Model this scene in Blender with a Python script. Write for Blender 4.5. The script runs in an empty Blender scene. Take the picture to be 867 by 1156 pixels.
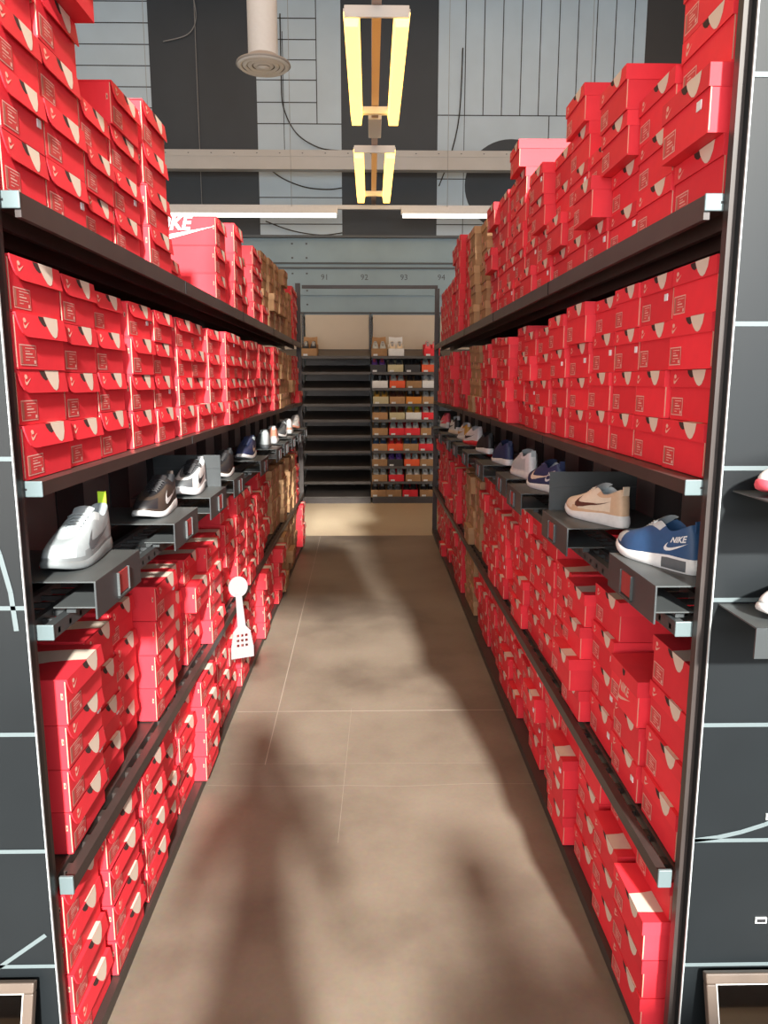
import bpy, math, random
from mathutils import Vector, Matrix
R = random.Random(7)
C = bpy.context.scene.collection
SC = bpy.context.scene
PI = math.pi

# ------------------------------------------------------------------ materials
def mat(name, col, rough=.5, metal=0., var=0., scale=30., bump=0., spec=.5, emit=None, estr=0., objvar=0.):
    m = bpy.data.materials.new(name); m.use_nodes = True
    nt = m.node_tree; b = nt.nodes['Principled BSDF']
    b.inputs['Base Color'].default_value = (*col, 1)
    b.inputs['Roughness'].default_value = rough
    b.inputs['Metallic'].default_value = metal
    b.inputs['Specular IOR Level'].default_value = spec
    if emit:
        b.inputs['Emission Color'].default_value = (*emit, 1)
        b.inputs['Emission Strength'].default_value = estr
    if var or bump or objvar:
        tc = nt.nodes.new('ShaderNodeTexCoord')
        nz = nt.nodes.new('ShaderNodeTexNoise'); nz.inputs['Scale'].default_value = scale; nz.inputs['Detail'].default_value = 5
        nt.links.new(tc.outputs['Object'], nz.inputs['Vector'])
        hv = nt.nodes.new('ShaderNodeHueSaturation'); hv.inputs['Color'].default_value = (*col, 1)
        mr = nt.nodes.new('ShaderNodeMapRange')
        mr.inputs['From Min'].default_value = .25; mr.inputs['From Max'].default_value = .75
        mr.inputs['To Min'].default_value = 1 - var; mr.inputs['To Max'].default_value = 1 + var
        nt.links.new(nz.outputs['Fac'], mr.inputs['Value'])
        out = mr.outputs['Result']
        if objvar:
            oi = nt.nodes.new('ShaderNodeObjectInfo')
            m2 = nt.nodes.new('ShaderNodeMapRange'); m2.inputs['To Min'].default_value = 1 - objvar; m2.inputs['To Max'].default_value = 1 + objvar
            nt.links.new(oi.outputs['Random'], m2.inputs['Value'])
            mm = nt.nodes.new('ShaderNodeMath'); mm.operation = 'MULTIPLY'
            nt.links.new(out, mm.inputs[0]); nt.links.new(m2.outputs['Result'], mm.inputs[1]); out = mm.outputs[0]
        nt.links.new(out, hv.inputs['Value'])
        nt.links.new(hv.outputs['Color'], b.inputs['Base Color'])
        if bump:
            bp = nt.nodes.new('ShaderNodeBump'); bp.inputs['Strength'].default_value = bump; bp.inputs['Distance'].default_value = .002
            nt.links.new(nz.outputs['Fac'], bp.inputs['Height']); nt.links.new(bp.outputs['Normal'], b.inputs['Normal'])
    return m

M = {}
M['red'] = mat('box red', (.74, .033, .050), .58, var=.07, scale=14, spec=.3, objvar=.13)
M['redlid'] = mat('lid red', (.73, .033, .050), .56, var=.07, scale=14, spec=.3, objvar=.12)
M['edge'] = mat('card edge', (.62, .30, .22), .7)
M['cream'] = mat('cream print', (.66, .57, .48), .5, var=.04)
M['emblem'] = mat('emblem print', (.75, .42, .34), .5)
M['labelline'] = mat('label line', (.74, .46, .40), .5)
M['labelred'] = mat('label red', (.58, .05, .055), .5)
M['cardred'] = mat('tray card red', (.30, .035, .035), .5)
M['dispback'] = mat('display back', (.085, .066, .062), .45, var=.12, scale=8)
M['barcode'] = mat('label barcode', (.40, .16, .12), .6)
M['notch'] = mat('notch dark', (.035, .015, .013), .8)
M['kraft'] = mat('kraft card', (.36, .205, .095), .7, var=.12, scale=25, objvar=.14)
M['kraftlid'] = mat('kraft lid', (.40, .235, .115), .7, var=.10, scale=25, objvar=.14)
M['white_card'] = mat('white card', (.72, .74, .76), .55, var=.05)
M['olive_card'] = mat('pale olive card', (.50, .45, .28), .6, var=.06)
M['orange_card'] = mat('orange card', (.62, .24, .04), .6, var=.06)
M['black_card'] = mat('black card', (.03, .03, .035), .5, var=.1)
M['orangered_card'] = mat('orange red card', (.75, .10, .03), .5, var=.06)
M['paper'] = mat('tissue paper', (.75, .66, .5), .8, var=.15, scale=60, bump=.6)
M['rackdark'] = mat('rack dark', (.040, .032, .030), .42, var=.15, scale=12)
M['rackshelf'] = mat('shelf brown', (.050, .036, .033), .38, var=.15, scale=10)
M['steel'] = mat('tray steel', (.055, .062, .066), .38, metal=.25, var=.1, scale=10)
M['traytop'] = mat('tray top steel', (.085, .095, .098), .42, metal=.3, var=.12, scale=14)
M['cap'] = mat('end cap', (.12, .16, .17), .4, metal=.1)
M['black'] = mat('aperture black', (.006, .006, .008), .8)
M['panel'] = mat('panel slate', (.009, .0115, .0135), .40, spec=.28, var=.10, scale=5)
M['panelwhite'] = mat('panel white trim', (.42, .45, .46), .4)
M['panelline'] = mat('panel line', (.11, .14, .15), .5)
M['boxpaper'] = mat('label paper', (.72, .55, .52), .6)
M['mirror'] = mat('mirror glass', (.85, .87, .86), .03, metal=1.)
M['frame'] = mat('mirror frame', (.10, .075, .06), .35, var=.2, scale=8)
M['plastic'] = mat('white plastic', (.25, .225, .235), .4)
M['metalgrey'] = mat('metal grey', (.42, .43, .43), .4, metal=.3)
M['beam'] = mat('beam paint', (.42, .42, .41), .55, var=.06, scale=3)
M['duct'] = mat('duct white', (.62, .63, .63), .45, var=.03)
M['ductin'] = mat('diffuser grey', (.30, .28, .26), .5)
M['tube'] = mat('warm lens', (1, .85, .5), .4, emit=(1., .56, .10), estr=3.8)
M['tubecool'] = mat('cool tube', (.9, .95, .95), .4, emit=(1., .93, .82), estr=2.2)
M['railmetal'] = mat('lamp rail metal', (.42, .31, .26), .4, metal=.2)
M['lampwhite'] = mat('lamp housing white', (.72, .70, .66), .4)
M['wire'] = mat('black cable', (.02, .02, .02), .6)
M['steelwire'] = mat('steel wire', (.25, .25, .25), .5)
M['wallgrey'] = mat('mural grey', (.47, .58, .66), .7, var=.06, scale=2.0)
M['walldark'] = mat('mural dark', (.034, .043, .052), .6, var=.14, scale=1.5)
M['wallbrown'] = mat('mural brown', (.050, .047, .046), .65, var=.1, scale=1.5)
M['wallline'] = mat('mural line', (.03, .03, .033), .7)
M['backsteel'] = mat('backing steel', (.20, .285, .335), .5, var=.08, scale=3)
M['backbeige'] = mat('backing beige', (.50, .44, .36), .6, var=.05, scale=3)
M['backshelf'] = mat('sloped shelf', (.055, .047, .042), .45, var=.15, scale=8)
M['ceiling'] = mat('ceiling grey', (.10, .10, .10), .9)
M['sidewall'] = mat('side wall', (.32, .32, .31), .8, var=.05, scale=2)
M['digit'] = mat('stencil digit', (.06, .07, .08), .6)
M['skin'] = mat('skin', (.55, .33, .24), .5)
M['cloth'] = mat('dark cloth', (.06, .07, .10), .85, var=.15, scale=30)
M['denim'] = mat('denim', (.08, .11, .18), .85, var=.15, scale=40)
M['bench'] = mat('bench vinyl', (.035, .032, .022), .5)
M['hair'] = mat('hair', (.03, .02, .015), .6)

def floor_mat(name, c1, c2, c3, rough):
    m = bpy.data.materials.new(name); m.use_nodes = True
    nt = m.node_tree; b = nt.nodes['Principled BSDF']
    tc = nt.nodes.new('ShaderNodeTexCoord')
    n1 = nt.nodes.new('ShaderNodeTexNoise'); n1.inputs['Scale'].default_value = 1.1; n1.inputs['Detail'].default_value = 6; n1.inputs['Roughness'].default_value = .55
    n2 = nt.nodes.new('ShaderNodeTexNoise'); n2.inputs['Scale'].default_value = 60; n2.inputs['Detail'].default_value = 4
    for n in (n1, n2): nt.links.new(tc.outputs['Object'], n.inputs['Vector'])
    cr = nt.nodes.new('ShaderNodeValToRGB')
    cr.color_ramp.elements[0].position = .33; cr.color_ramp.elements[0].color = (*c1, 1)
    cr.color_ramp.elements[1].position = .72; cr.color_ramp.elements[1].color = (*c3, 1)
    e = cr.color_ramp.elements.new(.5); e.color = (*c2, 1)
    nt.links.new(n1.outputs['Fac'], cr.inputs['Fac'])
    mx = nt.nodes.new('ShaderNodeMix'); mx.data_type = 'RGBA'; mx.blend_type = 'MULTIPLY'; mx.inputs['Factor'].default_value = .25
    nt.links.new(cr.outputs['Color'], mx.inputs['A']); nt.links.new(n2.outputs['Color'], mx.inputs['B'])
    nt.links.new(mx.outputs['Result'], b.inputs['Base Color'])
    mr = nt.nodes.new('ShaderNodeMapRange'); mr.inputs['To Min'].default_value = rough - .08; mr.inputs['To Max'].default_value = rough + .12
    nt.links.new(n1.outputs['Fac'], mr.inputs['Value']); nt.links.new(mr.outputs['Result'], b.inputs['Roughness'])
    return m
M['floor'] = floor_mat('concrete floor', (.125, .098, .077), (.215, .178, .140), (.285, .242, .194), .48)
M['floor2'] = floor_mat('pale tile floor', (.46, .37, .26), (.50, .41, .29), (.54, .45, .32), .5)
M['joint'] = mat('floor joint', (.34, .295, .25), .6)

# ------------------------------------------------------------------ mesh builder
class MB:
    def __init__(s): s.v = []; s.f = []; s.m = []; s.sm = []
    def add(s, vs, fs, m=0, smooth=False):
        o = len(s.v); s.v += [tuple(v) for v in vs]
        for f in fs: s.f.append(tuple(i + o for i in f)); s.m.append(m); s.sm.append(smooth)
    def box(s, a, b, m=0):
        x0, y0, z0 = a; x1, y1, z1 = b
        s.add([(x0,y0,z0),(x1,y0,z0),(x1,y1,z0),(x0,y1,z0),(x0,y0,z1),(x1,y0,z1),(x1,y1,z1),(x0,y1,z1)],
              [(0,3,2,1),(4,5,6,7),(0,1,5,4),(1,2,6,5),(2,3,7,6),(3,0,4,7)], m)
    def poly(s, pts, m=0): s.add(pts, [tuple(range(len(pts)))], m)
    def prism(s, pts, d, m=0):
        n = len(pts); d = Vector(d); q = [Vector(p) for p in pts]
        s.add([*q, *[p + d for p in q]], [tuple(range(n))[::-1], tuple(range(n, 2*n))] + [(i, (i+1) % n, n+(i+1) % n, n+i) for i in range(n)], m)
    def strip(s, A, B, m=0, smooth=False):
        n = len(A); s.add([*A, *B], [(i, i+1, n+i+1, n+i) for i in range(n-1)], m, smooth)
    def tube(s, pts, r, m=0, n=6):
        pts = [Vector(p) for p in pts]; rings = []
        for i, p in enumerate(pts):
            t = (pts[min(i+1, len(pts)-1)] - pts[max(i-1, 0)]).normalized()
            u = t.orthogonal().normalized() if abs(t.z) > .9 else t.cross(Vector((0,0,1))).normalized()
            w = t.cross(u)
            rr = r[i] if isinstance(r, (list, tuple)) else r
            rings.append([p + rr*(math.cos(2*PI*k/n)*u + math.sin(2*PI*k/n)*w) for k in range(n)])
        vs = [v for q in rings for v in q]; fs = []
        for i in range(len(pts)-1):
            for k in range(n):
                fs.append((i*n+k, i*n+(k+1) % n, (i+1)*n+(k+1) % n, (i+1)*n+k))
        fs += [tuple(range(n))[::-1], tuple(range((len(pts)-1)*n, len(pts)*n))]
        s.add(vs, fs, m, True)
    def lathe(s, prof, c, m=0, n=32):
        vs = []; fs = []
        for r, z in prof:
            for k in range(n): vs.append((c[0]+r*math.cos(2*PI*k/n), c[1]+r*math.sin(2*PI*k/n), c[2]+z))
        for i in range(len(prof)-1):
            for k in range(n): fs.append((i*n+k, i*n+(k+1) % n, (i+1)*n+(k+1) % n, (i+1)*n+k))
        s.add(vs, fs, m, True)
    def grid(s, rows, mf, closed=True, smooth=True):
        n = len(rows[0]); o = len(s.v); s.v += [tuple(p) for r in rows for p in r]
        for i in range(len(rows)-1):
            for k in range(n if closed else n-1):
                s.f.append((o+i*n+k, o+i*n+(k+1) % n, o+(i+1)*n+(k+1) % n, o+(i+1)*n+k)); s.m.append(mf(i, k) if callable(mf) else mf); s.sm.append(smooth)
    def mesh(s, name, mats):
        me = bpy.data.meshes.new(name); me.from_pydata(s.v, [], s.f); 
        for m in mats: me.materials.append(M[m] if isinstance(m, str) else m)
        me.polygons.foreach_set('material_index', s.m); me.polygons.foreach_set('use_smooth', s.sm); me.update()
        return me
    def build(s, name, mats, parent=None, loc=(0,0,0), rz=0.):
        return link(name, s.mesh(name, mats if isinstance(mats, (list, tuple)) else [mats]), parent, loc, rz)

def link(name, me, parent=None, loc=(0,0,0), rz=0.):
    o = bpy.data.objects.new(name, me); C.objects.link(o); o.parent = parent; o.location = loc; o.rotation_euler = (0, 0, rz); return o
def bevel(o, w=.003, seg=2):
    b = o.modifiers.new('b', 'BEVEL'); b.width = w; b.segments = seg; b.limit_method = 'ANGLE'; return o
def tag(o, label, cat, group=None, kind=None):
    o['label'] = label; o['category'] = cat
    if group: o['group'] = group
    if kind: o['kind'] = kind
    return o
def thing(name, label, cat, loc=(0,0,0), rz=0., group=None):
    o = bpy.data.objects.new(name, None); C.objects.link(o); o.location = loc; o.rotation_euler = (0,0,rz); o.empty_display_size = .05
    return tag(o, label, cat, group)
def struct(o, label=None, cat=None):
    o['kind'] = 'structure'
    if label: o['label'] = label
    if cat: o['category'] = cat
    return o
def text_mesh(txt, size, shear=.25, bold=.0, align='CENTER'):
    cu = bpy.data.curves.new('t', 'FONT'); cu.body = txt; cu.size = size; cu.shear = shear; cu.offset = bold; cu.align_x = align; cu.resolution_u = 2
    o = bpy.data.objects.new('t', cu); C.objects.link(o)
    dg = bpy.context.evaluated_depsgraph_get(); me = bpy.data.meshes.new_from_object(o.evaluated_get(dg))
    C.objects.unlink(o); bpy.data.objects.remove(o)
    vs = [tuple(v.co) for v in me.vertices]; fs = [tuple(p.vertices) for p in me.polygons]; bpy.data.meshes.remove(me)
    return vs, fs

SW_O = [(.14,.46),(.05,.33),(.0,.17),(.03,.05),(.12,.0),(.28,.03),(.6,.2),(1,.42)]
SW_I = [(.14,.46),(.11,.36),(.09,.26),(.12,.19),(.19,.165),(.32,.185),(.62,.29),(1,.42)]
def dense(P, k=4):
    out = []
    for a, b in zip(P, P[1:]):
        for i in range(k): out.append((a[0]+(b[0]-a[0])*i/k, a[1]+(b[1]-a[1])*i/k))
    return out + [P[-1]]

# ------------------------------------------------------------------ setting
HR = 7.2
f = MB()
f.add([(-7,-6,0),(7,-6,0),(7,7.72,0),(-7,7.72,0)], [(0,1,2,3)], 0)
f.add([(-7,7.72,0),(7,7.72,0),(7,11.3,0),(-7,11.3,0)], [(0,1,2,3)], 1)
floor = struct(f.build('floor', ['floor', 'floor2']), 'worn brown concrete floor of the aisle', 'floor')
j = MB()
def jl(x0, y0, x1, y1, w):
    d = Vector((x1-x0, y1-y0, 0)).normalized(); p = Vector((-d.y, d.x, 0))*w/2
    a = Vector((x0, y0, .0006)); b = Vector((x1, y1, .0006)); j.poly([a-p, b-p, b+p, a+p])
jl(-.452, 2.95, -.53, 7.7, .004); jl(-.66, 3.47, .65, 3.47, .006)
pts = [(-.66,2.79),(-.3,2.775),(-.1,2.78),(.12,2.77),(.4,2.785),(.65,2.78)]
for a, b in zip(pts, pts[1:]): jl(*a, *b, .0018)
jl(-.6, 2.96, .5, 2.95, .0014); jl(-.12, 2.4, -.1, 3.5, .0012)
j.build('joint_line', 'joint', floor)
b = MB(); b.box((-7,-6,HR), (7,11.3,HR+.1)); struct(b.build('ceiling', 'ceiling'))
b = MB(); b.box((-7.1,-6,0), (-7,11.3,HR)); struct(b.build('wall_left', 'sidewall'))
b = MB(); b.box((7,-6,0), (7.1,11.3,HR)); struct(b.build('wall_right', 'sidewall'))
b = MB(); b.box((-7,-6.1,0), (7,-6,.9)); struct(b.build('wall_front', 'walldark'))
YW = 11.0
b = MB(); b.box((-7,YW,0), (7,YW+.2,HR)); wall = struct(b.build('wall_back', 'wallgrey'), 'tall back wall with a grey and black graphic mural', 'wall')
def wrect(name, x0, x1, z0, z1, m, dy=.004):
    b = MB(); b.box((x0, YW-dy, z0), (x1, YW, z1)); return b.build(name, m, wall)
wrect('mural_band', -2.95, -1.53, 3.4, HR, 'walldark'); wrect('mural_band', -.39, .925, 3.4, HR, 'walldark')
wrect('mural_band', 3.72, 6.2, 3.4, HR, 'wallbrown')
b = MB(); b.prism([(1.94+.63*math.cos(2*PI*k/48), YW-.004, 4.27+.60*math.sin(2*PI*k/48)) for k in range(48)], (0,.004,0)); b.build('mural_circle', 'walldark', wall)
b = MB()
def hl(x0, x1, z, t=.012): b.box((x0, YW-.003, z-t/2), (x1, YW, z+t/2))
def vl(x, z0, z1, t=.012): b.box((x-t/2, YW-.003, z0), (x+t/2, YW, z1))
z = 6.55
while z > 4.9: hl(-5.5, -2.95, z); z -= .262
for z in (6.6, 6.36, 6.1, 5.85, 5.6, 5.32): hl(-1.53, -.72, z)
vl(-.72, 5.05, HR); vl(-1.17, 4.6, 6.2, .008)
for z in (5.05, 4.45, 4.1, 3.75, 3.6): hl(-1.53, -.39, z)
hl(.925, 3.72, 5.17)
x = 1.29
while x < 3.7: vl(x, 5.17, HR); x += .252
hl(.925, 3.72, 4.35); vl(2.45, 4.35, 5.17); vl(1.29, 3.5, 5.17, .008); hl(.925, 3.72, 3.75)
z = 6.9
b.build('mural_line', 'wallline', wall)
# steel cladding band below the mural
b = MB(); b.box((-4.5, 10.42, 2.45), (4.5, 10.99, 3.46))
band = struct(b.build('trim_1', 'backsteel'), 'blue-grey steel wall band above the back shelving', 'wall trim')
b = MB(); b.box((-4.5,10.36,3.46),(4.5,10.99,3.49))
for z in (3.13, 3.07, 2.49): b.box((-4.5, 10.405, z), (4.5, 10.42, z+.022))
b.build('seam', 'digit', band)
b = MB(); b.box((-4.5,10.40,3.152),(4.5,10.42,3.166)); b.box((-4.5,10.40,2.73),(4.5,10.42,2.75)); b.build('rib', 'backsteel', band)
b = MB()
for xx in (-1.05, -.86):
    for z in (2.6, 2.78, 3.0, 3.2, 3.38): b.box((xx, 10.415, z), (xx+.025, 10.42, z+.02))
b.build('slot', 'digit', band)
for i, (px, n) in enumerate(((-.61,'91'),(-.08,'92'),(.45,'93'),(.95,'94'))):
    vs, fs = text_mesh(n, .105, 0)
    b = MB(); b.add([(px+x, 10.4185, 2.93+y) for x, y, _ in vs], fs); b.build('bay_number', 'digit', band)

# ------------------------------------------------------------------ aisle racks
Y0, YL, YRr = 1.53, 7.45, 7.85
LEV = {'top': 1.9578, 'upper': 1.398, 'lower': .503, 'base': .040}
def rack(sd):
    XF = .67 if sd < 0 else .65; YE = YL if sd < 0 else YRr
    nm = 'left' if sd < 0 else 'right'
    t = thing('shoe_rack', f'long dark steel shoe rack forming the {nm} side of the aisle', 'rack', (sd*.88, 1.5, 0))
    def bx(mb, x0, x1, y0, y1, z0, z1, m=0):    # x given as distance from the aisle centre
        a, c = sorted((sd*x0, sd*x1)); mb.box((a-sd*.88, y0-1.5, z0), (c-sd*.88, y1-1.5, z1), m)
    for z1, th in ((1.955, .045), (1.396, .028)):
        b = MB(); bx(b, XF+.012, 1.10, Y0, YE, z1-.018, z1); bx(b, XF, XF+.012, Y0, YE, z1-th, z1+.001)
        bx(b, XF+.07, XF+.085, Y0, YE, z1-th-.006, z1-.018); bx(b, XF+.16, XF+.175, Y0, YE, z1-th-.012, z1-.018)
        y = Y0+1.3
        sh = b.build('shelf', 'rackshelf', t)
        b = MB(); bx(b, XF-.001, XF+.045, Y0-.006, Y0, z1-.030, z1+.003); c = b.build('end_cap', 'cap', sh); bevel(c, .002)
        b = MB()
        bx(b, XF+.03, XF+.034, Y0-.0075, Y0-.006, z1-.016, z1-.012)
        b.build('screw', 'black', sh)
        while y < YE-.1: b = MB(); bx(b, XF-.002, XF, y, y+.004, z1-th, z1+.001); b.build('seam', 'black', sh); y += 1.25
    # display rail with slotted deck
    b = MB(); bx(b, XF, XF+.02, Y0, YE, 1.062, 1.092); bx(b, XF+.06, XF+.075, Y0, YE, 1.064, 1.088); bx(b, XF+.14, XF+.16, Y0, YE, 1.066, 1.088)
    y = Y0+.02
    while y < YE: bx(b, XF, XF+.16, y, y+.012, 1.068, 1.080); y += .06
    dr = b.build('display_rail', 'steel', t)
    b = MB(); bx(b, XF-.001, XF+.045, Y0-.006, Y0, 1.060, 1.094); bevel(b.build('end_cap', 'cap', dr), .002)
    # lower shelf: front rail, inner rail, rungs, deck
    b = MB(); bx(b, XF, XF+.022, Y0, YE, .468, .5015); bx(b, XF+.040, XF+.048, Y0, YE, .474, .5012); bx(b, XF+.05, 1.10, Y0, YE, .480, .4985)
    y = Y0+.04
    while y < YE: bx(b, XF+.02, XF+.04, y, y+.03, .474, .490); y += .11
    lr = b.build('shelf', 'rackdark', t); lr['label'] = 'low shelf with an open front rail'
    b = MB(); bx(b, XF-.001, XF+.030, Y0-.008, Y0, .464, .508); bevel(b.build('end_cap', 'cap', lr), .002)
    b = MB(); bx(b, XF, 1.10, Y0, YE, 0, .0375); pl = b.build('base_plinth', 'rackdark', t)
    b = MB(); bx(b, 1.16, 1.18, Y0, YE, .06, 2.52); b.build('back_panel', 'rackdark', t)
    b = MB(); bx(b, .90, .93, Y0, YE, 1.094, 1.364); dp = b.build('display_back', 'dispback', t)
    y = Y0+.16
    while y < YE-.3:
        b = MB(); bx(b, .896, .90, y, y+.20, 1.10, 1.362); b.build('aperture', 'black', dp); y += .44
    for y in (Y0-.012, YE-.03):
        b = MB(); bx(b, XF+.004, XF+.05, YE, YE+.03, 0, 2.52) if y > 2 else bx(b, XF+.035, XF+.075, 1.5005, 1.523, 0, 3.2)
        b.build('upright', 'rackdark', t)
    y = Y0+1.25
    while y < YE-.3:
        b = MB(); bx(b, 1.13, 1.16, y-.02, y+.02, .06, 2.52); b.build('upright', 'rackdark', t); y += 1.25
    # end panel with graphic lines
    xi = .700
    b = MB(); bx(b, xi, 2.05, 1.472, 1.500, 0, 3.3); ep = b.build('end_panel', 'panel', t)
    b = MB(); bx(b, xi-.0025, xi, 1.4705, 1.4755, 0, 3.3); b.build('edge_trim', 'panelwhite', ep)
    b = MB()
    def seg(pts, w=.009):
        for (xa, za), (xb, zb) in zip(pts, pts[1:]):
            d = Vector((xb-xa, 0, zb-za)).normalized(); p = Vector((-d.z, 0, d.x))*w/2
            A = Vector((sd*(xa-.88), -.0295, za)); B = Vector((sd*(xb-.88), -.0295, zb)); p.x *= sd
            b.poly([A-p, B-p, B+p, A+p])
    for z in ((2.15,1.708,1.429,1.158,.884,.616,.31) if sd > 0 else (2.2,1.75,1.45,1.148,.875,.607,.328)): seg([(xi, z), (2.05, z)])
    if sd > 0: seg([(.70+.05*k, .617+.0026*k*k+.004*k) for k in range(12)], .010)
    else:
        seg([(.72+.6*(1-math.cos(a)), 1.10+.62*math.sin(a)) for a in [k*PI/24 for k in range(13)]], .010)
        seg([(.715, .405), (.90, .27), (1.2, .1)], .009)
    b.build('graphic_line', 'panelline', ep)
    if sd > 0:
        for (x, z, w) in ((.862, .672, .022), (.862, .421, .026), (.856, .925, .015)):
            b = MB(); b.box((x-w/2-.88, -.032, z-.007), (x+w/2-.88, -.0285, z+.007)); h = b.build('tag_holder', 'panelwhite', ep)
            b = MB(); b.box((x-w*.36-.88, -.033, z-.0035), (x+w*.36-.88, -.032, z+.0035)); b.build('slot', 'black' if z < .9 else 'labelred', h)
    return t
rack(-1); rack(1)
# bar tying the two racks at the far end
b = MB(); b.box((-.655,7.43,2.47),(.645,7.46,2.50)); tb = tag(b.build('tie_bar', 'rackdark'), 'thin dark bar across the aisle joining the far ends of both racks', 'bar')

# ------------------------------------------------------------------ shoe boxes
W0, H0, D0 = .23, .112, .33
def swoosh_at(mb, fn, m, k=2):
    mb.strip([fn(*p) for p in dense(SW_O, k)], [fn(*p) for p in dense(SW_I, k)], m)
def box_meshes(var):
    w, h, d = W0, H0, D0; e = .0012
    bd = MB(); bd.box((-w/2+.002, 0, 0), (w/2-.002, d, h-.003), 0)
    for sx in (-1, 1):   # raw card edge lines and finger tab on the long sides
        xs = sx*(w/2-.002+.0004)
        bd.poly([(xs, .0005, .004), (xs, .003, .004), (xs, .003, h-.006), (xs, .0005, h-.006)][::sx], 1)
        if var == 'flap':
            bd.poly([(xs, .008, h*.56), (xs, .013, h*.55), (xs, .013, h*.70), (xs, .008, h*.69)][::sx], 1)
            bd.poly([(xs*1.001, .009, h*.59), (xs*1.001, .011, h*.59), (xs*1.001, .011, h*.65), (xs*1.001, .009, h*.65)][::sx], 2)
    ld = MB(); L = .047 if var == 'flap' else .038
    if var == 'flap':
        ld.box((-w/2, -.004, h-.003), (w/2, d, h), 0)
        r = .034; o = [(-w/2, h)] + [(-w/2+.001, h-.010)]
        o += [(-w/2+.004+r*(1-math.cos(a)), h-.012-(L-.012)*math.sin(a)) for a in [k*PI/10 for k in range(1, 6)]]
        o += [(w/2, h-L), (w/2, h)]
        fr = lambda z: -.004-.006*(h-z)/L
        A = [(x, fr(z), z) for x, z in o]; ld.prism(A, (0, .003, 0), 0)
    else:
        q = .0015
        ld.box((-w/2, -.004, h-.003), (w/2, d+.003, h), 0)
        ld.box((-w/2, -.004, h-L), (w/2, -.002, h-.003), 0); ld.box((-w/2, d+.001, h-L), (w/2, d+.003, h-.003), 0)
        ld.box((-w/2, -.002, h-L), (-w/2+.0018, d+.001, h-.003), 0); ld.box((w/2-.0018, -.002, h-L), (w/2, d+.001, h-.003), 0)
        fr = lambda z: -.004
    F = lambda x, z, g=.0006: (x*w, fr(z)-g, z)
    if var != 'logo':
        # cream tongue of the big swoosh wrapping over the front lip, dark thumb notch beside it
        k_ = L/.046; tg = [(.035, h), (.06, h-.013*k_), (.11, h-.028*k_), (.165, h-.039*k_), (.215, h-.0425*k_), (.265, h-.038*k_), (.315, h-.022*k_), (.34, h)]
        ld.poly([F(x, z) for x, z in tg], 1)
        nt = [(-.075, h-.001), (-.06, h-.009*k_), (-.02, h-.017*k_), (.03, h-.021*k_), (.075, h-.018*k_), (.055, h-.011*k_), (.033, h-.001)]
        ld.poly([F(x, z, .0004) for x, z in nt], 2)
        swoosh_at(ld, lambda a, c: F(-.40+.13*a, h-.031+.036*c, .0006), 3, 1)
        ld.poly([F(-.385+.03*math.cos(k*PI/4)+.02, h-.014+.005*math.sin(k*PI/4), .0006) for k in range(8)], 3)
        # swoosh on the top of the lid
        T = lambda x, y: (x*w, y, h+.0006)
        ld.strip([T(.045, -.004), T(.03, .03), T(-.02, .075), T(-.12, .12), T(-.27, .15), T(-.46, .165)],
                 [T(.34, -.004), T(.345, .05), T(.30, .12), T(.22, .19), T(.02, .245), T(-.46, .29)], 1)
        ld.strip([T(-.46, .185), T(-.25, .178), T(-.05, .19)], [T(-.46, .26), T(-.25, .245), T(-.05, .195)], 4)
    else:
        ld.poly([F(.02+.05*math.cos(k*PI/8), h-.004-.016*math.sin(k*PI/8)) for k in range(9)], 2)
    lb = MB(); y = -.0008
    def q(x0, x1, z0, z1, g, m): lb.poly([(x0, y-g, z0), (x1, y-g, z0), (x1, y-g, z1), (x0, y-g, z1)], m)
    if var == 'flap': x0, x1, z0, z1 = -.45*w, -.13*w, .008, .050
    else: x0, x1, z0, z1 = -.46*w, -.18*w, .010, .050
    q(x0, x1, z0, z1, 0, 0); q(x0+.0022, x1-.0022, z0+.0022, z1-.0022, .0003, 1)
    q(x0+.003, x0+.011, z0+.004, z1-.004, .0005, 2)
    for k, (u, v) in enumerate(((.25,.9),(.25,.6),(.25,.75),(.25,.85),(.25,.55))):
        zz = z1-.008-.006*k; xx = x0+(x1-x0)*u
        q(xx+.005, x0+(x1-x0)*v, zz, zz+(.0016 if k != 2 else .0028), .0005, 0)
    q(x1-.013, x1-.005, z0+.004, z0+.011, .0005, 0)
    return (bd.mesh('shoe_box', ['red', 'edge', 'notch']), ld.mesh('lid', ['redlid', 'cream', 'notch', 'emblem', 'redlid']), lb.mesh('size_label', ['labelline', 'labelred', 'barcode']))
MESH = {v: box_meshes(v) for v in ('flap', 'lid', 'logo')}
# a white wordmark and swoosh on a lid front and on a box side
def wordmark(size):
    vs, fs = text_mesh('NIKE', size, .3, size*.035); return vs, fs
tb_ = MB(); tb_.box((-.010, -.0026, -.008), (.010, -.0004, .008)); TAG = tb_.mesh('price_tag', ['white_card'])
wm = MB(); vs, fs = wordmark(.036); wm.add([(x, -.001, z+.048) for x, z, _ in vs], fs); swoosh_at(wm, lambda a, c: (-.05+.11*a, -.001, .022+.055*c), 0)
WM = wm.mesh('wordmark', ['emblem'])
wm = MB(); vs, fs = wordmark(.078); wm.add([(-.1165, .20-x, z+.060) for x, z, _ in vs], fs); swoosh_at(wm, lambda a, c: (-.1165, .30-.30*a, .015+.14*c), 0)
WMS = wm.mesh('side_wordmark', ['white_card'])
kb = MB(); kb.box((-W0/2+.002, 0, 0), (W0/2-.002, D0, H0-.003), 0)
KB = kb.mesh('kraft_shoe_box', ['kraft'])
kl = MB(); kl.box((-W0/2, -.004, H0-.042), (W0/2, D0+.003, H0), 0)
kl.poly([(.045*W0, -.0046, H0), (.09*W0, -.0046, H0-.02), (.18*W0, -.0046, H0-.030), (.27*W0, -.0046, H0-.022), (.31*W0, -.0046, H0)], 1)
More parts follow.
